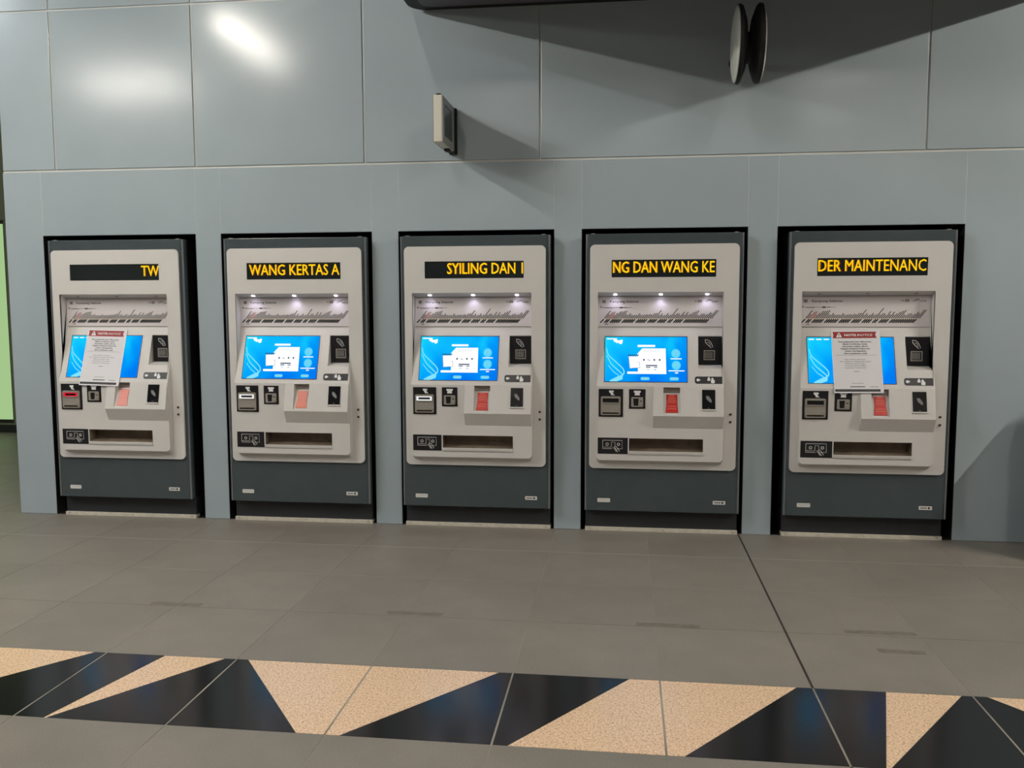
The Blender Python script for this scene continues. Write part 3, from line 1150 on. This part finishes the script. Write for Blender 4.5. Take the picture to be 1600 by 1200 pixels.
    # --- ticket pocket: slot plate above, red scoop below
    part('slot_plate', con, M_STEEL, lambda mb: mb.plate(rec(0.005, 0.944, 0.109, 0.980), Plane(-0.088), 0.0, 0.010, holes=[rec(0.022, 0.957, 0.094, 0.964)]), 'slot_plate')
    P1 = Plane(-0.160, 0.813, 0.060 / 0.130)
    part('pocket_rim', con, M_BEIGE, lambda mb: mb.plate(rec(0.0045, 0.812, 0.1095, 0.942), P1, -0.0012, 0.0), 'pocket_rim')
    scoop = part('ticket_scoop', con, card, lambda mb: mb.plate([(0.018, 0.820), (0.098, 0.820), (0.092, 0.880), (0.094, 0.932), (0.024, 0.932), (0.026, 0.880)], P1, -0.002, 0.004), 'scoop%s' % card.name, bevel=0.0015)

    def stripes(mb):
        for z, a, b in ((0.922, 0.042, 0.076), (0.908, 0.034, 0.084), (0.896, 0.032, 0.086), (0.884, 0.034, 0.084), (0.856, 0.030, 0.088), (0.842, 0.028, 0.088)):
            mb.line(P1, arc([(a, z), ((a + b) / 2, z + 0.003), (b, z)], 5), 0.0035, 0.0046)
    part('print', scoop, M_CARD_LINE, stripes, 'scoop_print', kind='stuff')

    # --- code reader
    qr = part('code_reader', con, M_GLOSS, lambda mb: mb.plate(rec(0.248, 0.846, 0.330, 0.968), C, -0.003, 0.004), 'qrr', bevel=0.002)
    part('reader_lip', qr, M_BEIGE, lambda mb: mb.plate(rec(0.244, 0.838, 0.334, 0.846), C, -0.002, 0.008), 'qrr_lip')

    def qr_icon(mb):
        mb.poly(C, [(0.272, 0.925), (0.288, 0.930), (0.306, 0.905), (0.308, 0.888), (0.296, 0.890), (0.282, 0.905)], 0.0046)
        mb.line(C, [(0.276, 0.934), (0.272, 0.918), (0.284, 0.900)], 0.002, 0.0046)
        mb.rect(C, 0.283, 0.852, 0.294, 0.855, 0.0046)
    part('hand_sign', qr, M_GREY, qr_icon, 'qr_icon', kind='stuff')

    # --- banknote slot
    bn = part('banknote_slot', low, M_PLATE, lambda mb: mb.plate(rec(-0.410, 0.787, -0.253, 0.968), LOWER, 0.0, 0.003), 'bn', bevel=0.001)

    def bn_body(mb):
        mb.plate(rrect(-0.396, 0.797, -0.268, 0.920, 0.010, 4), LOWER, 0.0, 0.012, holes=[rec(-0.384, 0.880, -0.280, 0.908), rec(-0.386, 0.806, -0.278, 0.814)])
        for x0, z0, x1, z1 in ((-0.390, 0.874, -0.274, 0.914), (-0.390, 0.800, -0.274, 0.824)):
            g = 0.006
            mb.plate(rrect(x0, z0, x1, z1, 0.006, 3), LOWER, 0.011, 0.017, holes=[rec(x0 + g, z0 + g, x1 - g, z1 - g)])
    part('slot_body', bn, M_STEEL, bn_body, 'bn_body', bevel=0.001)
    if slot:
        def bn_glow(mb):
            mb.plate(rec(-0.3845, 0.8795, -0.2795, 0.9085), LOWER, 0.012, 0.0175, holes=[rec(-0.372, 0.887, -0.292, 0.901)])
        part('slot_light', bn, slot, bn_glow, 'bn_glow' + slot.name)

    def bn_icon(mb):
        mb.rect(LOWER, -0.343, 0.946, -0.313, 0.958, 0.0038)
        mb.poly(LOWER, [(-0.340, 0.946), (-0.322, 0.946), (-0.306, 0.926), (-0.312, 0.926), (-0.322, 0.934), (-0.320, 0.924), (-0.330, 0.930), (-0.334, 0.940)], 0.0038)
    part('hand_sign', bn, M_WHITE, bn_icon, 'bn_icon', kind='stuff')

    # --- coin slot
    cn = part('coin_slot', low, M_PLATE, lambda mb: mb.plate(rec(-0.214, 0.841, -0.110, 0.968), LOWER, 0.0, 0.003), 'cn', bevel=0.001)

    def coin_body(mb):
        mb.plate(rrect(-0.200, 0.853, -0.124, 0.916, 0.006, 3), LOWER, 0.0, 0.010,
                 holes=[[(-0.184, 0.860), (-0.156, 0.860), (-0.152, 0.908), (-0.188, 0.908)], rec(-0.144, 0.888, -0.130, 0.894)])
        mb.plate(rrect(-0.148, 0.860, -0.130, 0.880, 0.004, 3), LOWER, 0.009, 0.015)
    part('slot_body', cn, M_STEEL, coin_body, 'cn_body', bevel=0.001)

    def coin_icon(mb):
        mb.poly(LOWER, [(-0.184, 0.958), (-0.140, 0.958), (-0.140, 0.948), (-0.148, 0.942), (-0.145, 0.928), (-0.179, 0.928), (-0.176, 0.942), (-0.184, 0.948)], 0.0038)
    part('coin_sign', cn, M_WHITE, coin_icon, 'cn_icon')

    # --- ticket and change tray
    def tray(mb):
        x0, z0, x1, z1 = TRAY
        ya, yb = -0.124, -0.03
        mb.quad((x0, yb, z0 + 0.02), (x1, yb, z0 + 0.02), (x1, yb, z1), (x0, yb, z1))
        mb.quad((x0, ya, z0), (x0, yb, z0 + 0.02), (x0, yb, z1), (x0, ya, z1))
        mb.quad((x1, ya, z0), (x1, ya, z1), (x1, yb, z1), (x1, yb, z0 + 0.02))
        mb.quad((x0, ya, z1), (x0, yb, z1), (x1, yb, z1), (x1, ya, z1))
        mb.quad((x0, ya, z0), (x1, ya, z0), (x1, yb, z0 + 0.02), (x0, yb, z0 + 0.02))
    tr = part('collection_tray', low, M_DARKSTEEL, tray, 'tray')

    def lip(mb):
        mb.profile_x([(-0.124, 0.543), (-0.131, 0.543), (-0.134, 0.561), (-0.124, 0.563)], TRAY[0] - 0.001, TRAY[2] + 0.001)
    part('tray_lip', tr, M_BEIGE, lip, 'tray_lip', bevel=0.001)
    ip = part('tray_sign', low, M_PLATE, lambda mb: mb.plate(rec(-0.414, 0.543, -0.220, 0.649), LOWER, 0.0, 0.002), 'ip', bevel=0.0006)

    def tray_icon(mb):
        d = 0.0026
        L_ = LOWER
        mb.line(L_, [(-0.382, 0.632), (-0.256, 0.632), (-0.256, 0.577), (-0.290, 0.577)], 0.0028, d)
        mb.line(L_, [(-0.322, 0.577), (-0.382, 0.577), (-0.382, 0.632)], 0.0028, d)
        mb.line(L_, [(-0.382, 0.587), (-0.326, 0.587)], 0.002, d)
        mb.circ(L_, -0.353, 0.606, 0.010, d, 16, 0.0065)
        mb.circ(L_, -0.280, 0.606, 0.010, d, 16, 0.0060)
        mb.line(L_, [(-0.326, 0.590), (-0.326, 0.620), (-0.302, 0.620), (-0.302, 0.590)], 0.0026, d)
        mb.line(L_, arc([(-0.306, 0.592), (-0.298, 0.576), (-0.284, 0.555)]), 0.004, d)
        mb.line(L_, arc([(-0.296, 0.594), (-0.286, 0.582), (-0.272, 0.560)]), 0.003, d)
        mb.line(L_, arc([(-0.318, 0.586), (-0.304, 0.574), (-0.294, 0.556)]), 0.0026, d)
    part('pictogram', ip, M_LABEL, tray_icon, 'tray_icon', kind='stuff')
    part('plate_edge', ip, M_WHITE, lambda mb: mb.rect(LOWER, -0.2185, 0.543, -0.2155, 0.649, 0.001), 'ip_edge')

    # --- maker's labels on the dark door
    lb = part('maker_label', t, M_LABEL, lambda mb: mb.plate(rrect(-0.416, 0.208, -0.332, 0.234, 0.005, 3), CASEP, 0.0, 0.0015), 'lb1')
    part('print', lb, M_GREY, lambda mb: [mb.line(CASEP, [(-0.406 + 0.010 * i, 0.220), (-0.400 + 0.010 * i, 0.226)], 0.002, 0.002) for i in range(7)], 'lb1p', kind='stuff')
    lb2 = part('maker_label', t, M_LABEL, lambda mb: mb.plate(rrect(0.334, 0.210, 0.414, 0.234, 0.003, 3), CASEP, 0.0, 0.0015), 'lb2')

    def lb2p(mb):
        for i in range(4):
            mb.rect(CASEP, 0.344 + 0.010 * i, 0.218, 0.351 + 0.010 * i, 0.226, 0.002)
        mb.circ(CASEP, 0.395, 0.222, 0.007, 0.002, 14)
    part('print', lb2, M_INK, lb2p, 'lb2p', kind='stuff')
    return t


make_machine(0, CENTRES[0], 'leftmost ticket machine, paper notice over its screen, display almost blank', ('TW', 0.196, 0.327), False, False, M_SLOTRED, M_CARD_PALE)
make_machine(1, CENTRES[1], 'second ticket machine from left, amber display reading WANG KERTAS', ('WANG KERTAS A', -0.316, 0.318), True, True, M_SLOTWHITE, M_CARD_PALE)
make_machine(2, CENTRES[2], 'middle ticket machine of the five, amber display reading SYILING DAN', ('SYILING DAN 1', -0.182, 0.322), True, True, M_SLOTWHITE, M_CARD)
make_machine(3, CENTRES[3], 'second ticket machine from right, amber display reading DAN WANG KE', ('NG DAN WANG KE', -0.325, 0.318), True, True, None, M_CARD)
make_machine(4, CENTRES[4], 'rightmost ticket machine, paper notice over its screen, display reading MAINTENANC', ('DER MAINTENANC', -0.326, 0.318), False, False, None, M_CARD)


# ================================================================== PAPER NOTICES
def notice(cx, x0, z0, rot, label):
    """A3 sheet lying on the sloping screen panel; x0 left edge, z0 foot, in machine coordinates"""
    t = thing('notice', (cx, 0, 0), label, 'notice', 'closure notices on the screens')
    w, h = 0.297, 0.388
    ca, sa = math.cos(rot), math.sin(rot)

    class NP:
        def p(self, a, b, d=0.0):
            a2 = (a - 0.5) * w
            b2 = (b - 0.5) * h
            return SLOPE.p(x0 + w / 2 + a2 * ca - b2 * sa, z0 + h / 2 + a2 * sa + b2 * ca, d + 0.0055)
    N = NP()
    # coordinates below: 0..1 across, 0..1 up
    link('sheet', MB().plate(rec(0, 0, 1, 1), N, 0.0, 0.0008, back=True).mesh('sheet'), M_PAPER, t)
    d = 0.0013
    asp = w / h

    class Q:          # square units on the sheet (sheet heights)
        def p(self, a, b, dd=0.0):
            return N.p(a / asp, b, dd)
    q = Q()
    hb = MB()
    hb.poly(N, [(0.03, 0.872), (0.93, 0.872), (0.905, 0.925), (0.93, 0.975), (0.03, 0.975), (0.045, 0.925)], d)
    hd = link('header_band', hb.mesh('header_band'), M_RED, t)
    tx = MB()
    tx.text(q, 'NOTIS / ', 0.27 * asp, 0.905, 0.034, d + 0.0005, w=0.29 * asp, bold=0.03)
    tx.text(q, 'NOTICE', 0.55 * asp, 0.905, 0.034, d + 0.0005, w=0.29 * asp, shear=0.2)
    tx.poly(N, [(0.10, 0.886), (0.22, 0.886), (0.172, 0.958), (0.148, 0.958)], d + 0.0005)
    link('heading', tx.mesh('heading'), M_WHITE, hd)
    mk = MB()
    mk.poly(N, [(0.154, 0.910), (0.166, 0.910), (0.170, 0.942), (0.150, 0.942)], d + 0.001)
    mk.rect(N, 0.153, 0.895, 0.167, 0.903, d + 0.001)
    link('exclamation_mark', mk.mesh('exclamation_mark'), M_INK, hd)
    b = MB()
    for i, s in enumerate(('Para pelanggan yang dihormati,', 'Mesin ini ditutup untuk', 'sementara waktu, sila ke', 'Pejabat Khidmat Pelanggan', 'untuk mendapatkan', 'tiket perjalanan anda.')):
        b.text(q, s, 0.48 * asp, 0.805 - i * 0.0372, 0.0195, d, w=(0.68, 0.50, 0.53, 0.60, 0.44, 0.48)[i] * asp, align='c', bold=0.03)
    for i, s in enumerate(('Dear valued customers,', 'Our machine is temporarily closed', 'Please proceed to the', 'Customer Service Office', 'to get your travel ticket.')):
        b.text(q, s, 0.46 * asp, 0.525 - i * 0.0335, 0.0150, d, w=(0.42, 0.63, 0.40, 0.44, 0.44)[i] * asp, align='c', bold=0.005)
    b.rect(N, 0.02, 0.022, 0.935, 0.060, d)
    for a0, a1 in ((0.33, 0.63),):
        b.rect(N, a0, 0.094, a1, 0.106, d)
    link('body_text', b.mesh('body_text'), M_INK, t, kind='stuff')
    g = MB()
    g.rect(N, 0.06, 0.597, 0.90, 0.601, d)
    g.rect(N, 0.42, 0.335, 0.53, 0.343, d)
    g.rect(N, 0.36, 0.148, 0.60, 0.154, d)
    for i in range(5):
        g.rect(N, 0.73 + 0.035 * i, 0.092, 0.755 + 0.035 * i, 0.104, d)
    link('small_print', g.mesh('small_print'), M_GREY, t, kind='stuff')
    s = MB()
    for i in range(26):
        x = 0.06 + i * 0.033
        s.rect(N, x, 0.037, x + 0.022, 0.044, d + 0.0005)
    link('footer_text', s.mesh('footer_text'), M_GREY, t, kind='stuff')
    return t


notice(CENTRES[4], -0.222, 0.956, 0.010, 'white A3 notice with red header taped on the rightmost machine screen')
notice(CENTRES[0], -0.262, 0.956, -0.020, 'white A3 notice with red header taped on the leftmost machine screen')

# ================================================================== THINGS ON THE WALL ABOVE
# hanging canopy: broad black slab with rounded ends against the wall
M_CANOPY = mat('canopy_black', (14, 13, 16), rough=0.55)
M_CANOPYIN = mat('canopy_underside', (92, 88, 96), rough=0.5)
cz = 3.43
can = thing('canopy', (1.67, 0.0, cz), 'wide black canopy with rounded corner at the top edge above the right machines', 'canopy')
oc = rrect(-2.09, -1.75, 2.09, -0.001, 0.12, 8)
ic = rrect(-2.00, -1.63, 2.00, -0.07, 0.08, 6)
mb = MB()
prism_z(mb, oc, 0.0, 0.30)
link('slab', mb.mesh('slab'), M_CANOPY, can, bevel=0.004)
mb = MB()
prism_z(mb, ic, -0.003, 0.002)
link('underside_panel', mb.mesh('underside_panel'), M_CANOPYIN, can)
for s in (-1.6, 1.6):
    link('hanger', MB().lathe([(0.29, 0.02), (6.2 - cz, 0.02)], (s, -0.9, 0), 'z', 14).mesh('hanger'), M_CANOPY, can, smooth=False)

# small blade sign
M_SIGNW = mat('sign_white', (214, 210, 196), rough=0.5)
M_SIGNG = mat('sign_grey', (150, 152, 148), rough=0.5)
bs = thing('blade_sign', (-0.155, 0, 2.645), 'small white-edged blade sign sticking out of the wall above the middle machine', 'sign')
sg = link('sign_box', MB().box(-0.026, 0.026, -0.46, -0.10, -0.14, 0.14).mesh('sign_box'), M_SIGNW, bs, bevel=0.004)
for s in (-1, 1):
    fr = MB()
    x0, x1 = (0.0262, 0.031) if s > 0 else (-0.031, -0.0262)
    for y0, y1, z0, z1 in ((-0.458, -0.405, -0.138, 0.138), (-0.155, -0.102, -0.138, 0.138), (-0.405, -0.155, -0.138, -0.095), (-0.405, -0.155, 0.095, 0.138)):
        fr.box(x0, x1, y0, y1, z0, z1)
    link('face_frame', fr.mesh('face_frame'), M_SIGNG, bs)
    link('dark_picture', MB().box(*((0.0262, 0.0275) if s > 0 else (-0.0275, -0.0262)), -0.405, -0.155, -0.095, 0.095).mesh('dark_picture'), M_GLOSS, bs)
br = MB()
br.box(-0.012, 0.026, -0.10, -0.035, -0.145, 0.145)
br.box(-0.018, 0.034, -0.035, -0.0005, -0.145, 0.150)
link('bracket', br.mesh('bracket'), M_BLACK, bs, bevel=0.003)
link('clip', MB().box(-0.012, 0.014, -0.44, -0.39, 0.139, 0.152).mesh('clip'), M_BLACK, bs)
link('clip', MB().box(-0.012, 0.022, -0.22, -0.15, -0.154, -0.139).mesh('clip'), M_BLACK, bs)

# double round fixture on an arm
M_DISC = mat('disc_white', (206, 212, 206), rough=0.35)
df = thing('double_disc_fixture', (1.66, -0.60, 2.972), 'double round fixture, white outer discs on black bodies, below the canopy', 'wall fixture')
for s in (-1, 1):
    prof = [(-0.088, 0.02), (-0.086, 0.10), (-0.080, 0.17), (-0.072, 0.202), (-0.066, 0.208)]
    body = [(-0.066, 0.212), (-0.050, 0.214), (-0.040, 0.205), (-0.020, 0.150), (-0.014, 0.10)]
    if s > 0:
        prof = [(-a, rr) for a, rr in prof][::-1]
        body = [(-a, rr) for a, rr in body][::-1]
    link('disc', MB().lathe(prof, (0, 0, 0), 'x', 64).mesh('disc'), M_DISC, df, smooth=True)
    link('housing', MB().lathe(body, (0, 0, 0), 'x', 64).mesh('housing'), M_BLACK, df)
link('hub', MB().lathe([(-0.03, 0.075), (0.03, 0.075)], (0, 0, -0.03), 'x', 32).mesh('hub'), M_BLACK, df)
link('arm', MB().lathe([(0.0, 0.02), (0.598, 0.02)], (0, 0, 0.05), 'y', 20).mesh('arm'), M_BLACK, df)
link('wall_plate', MB().lathe([(0.586, 0.04), (0.5995, 0.04)], (0, 0, 0.05), 'y', 28).mesh('wall_plate'), M_BLACK, df)

# guessed bin, added out of view past the right edge to cast a wall shadow
bin_ = thing('guessed_bin', (3.86, -0.30, 0.0), 'unseen dark steel bin guessed at far right, added to cast the wall shadow', 'bin')
M_BIN = mat('bin_steel', (70, 72, 74), rough=0.4, metal=0.5)
mb = MB()
prism_z(mb, rrect(-0.40, -0.22, 0.40, 0.22, 0.05, 5), 0.03, 0.80)
link('body', mb.mesh('body'), M_BIN, bin_, bevel=0.004)
mb = MB()
prism_z(mb, rrect(-0.41, -0.23, 0.41, 0.23, 0.05, 5), 0.80, 0.88)
link('lid', mb.mesh('lid'), M_BLACK, bin_, bevel=0.01)
mb = MB()
prism_z(mb, rrect(-0.38, -0.20, 0.38, 0.20, 0.05, 5), 0.0, 0.031)
link('base', mb.mesh('base'), M_BLACK, bin_)
link('flap', MB().box(-0.25, 0.25, -0.226, -0.2195, 0.60, 0.76).mesh('flap'), M_BLACK, bin_)
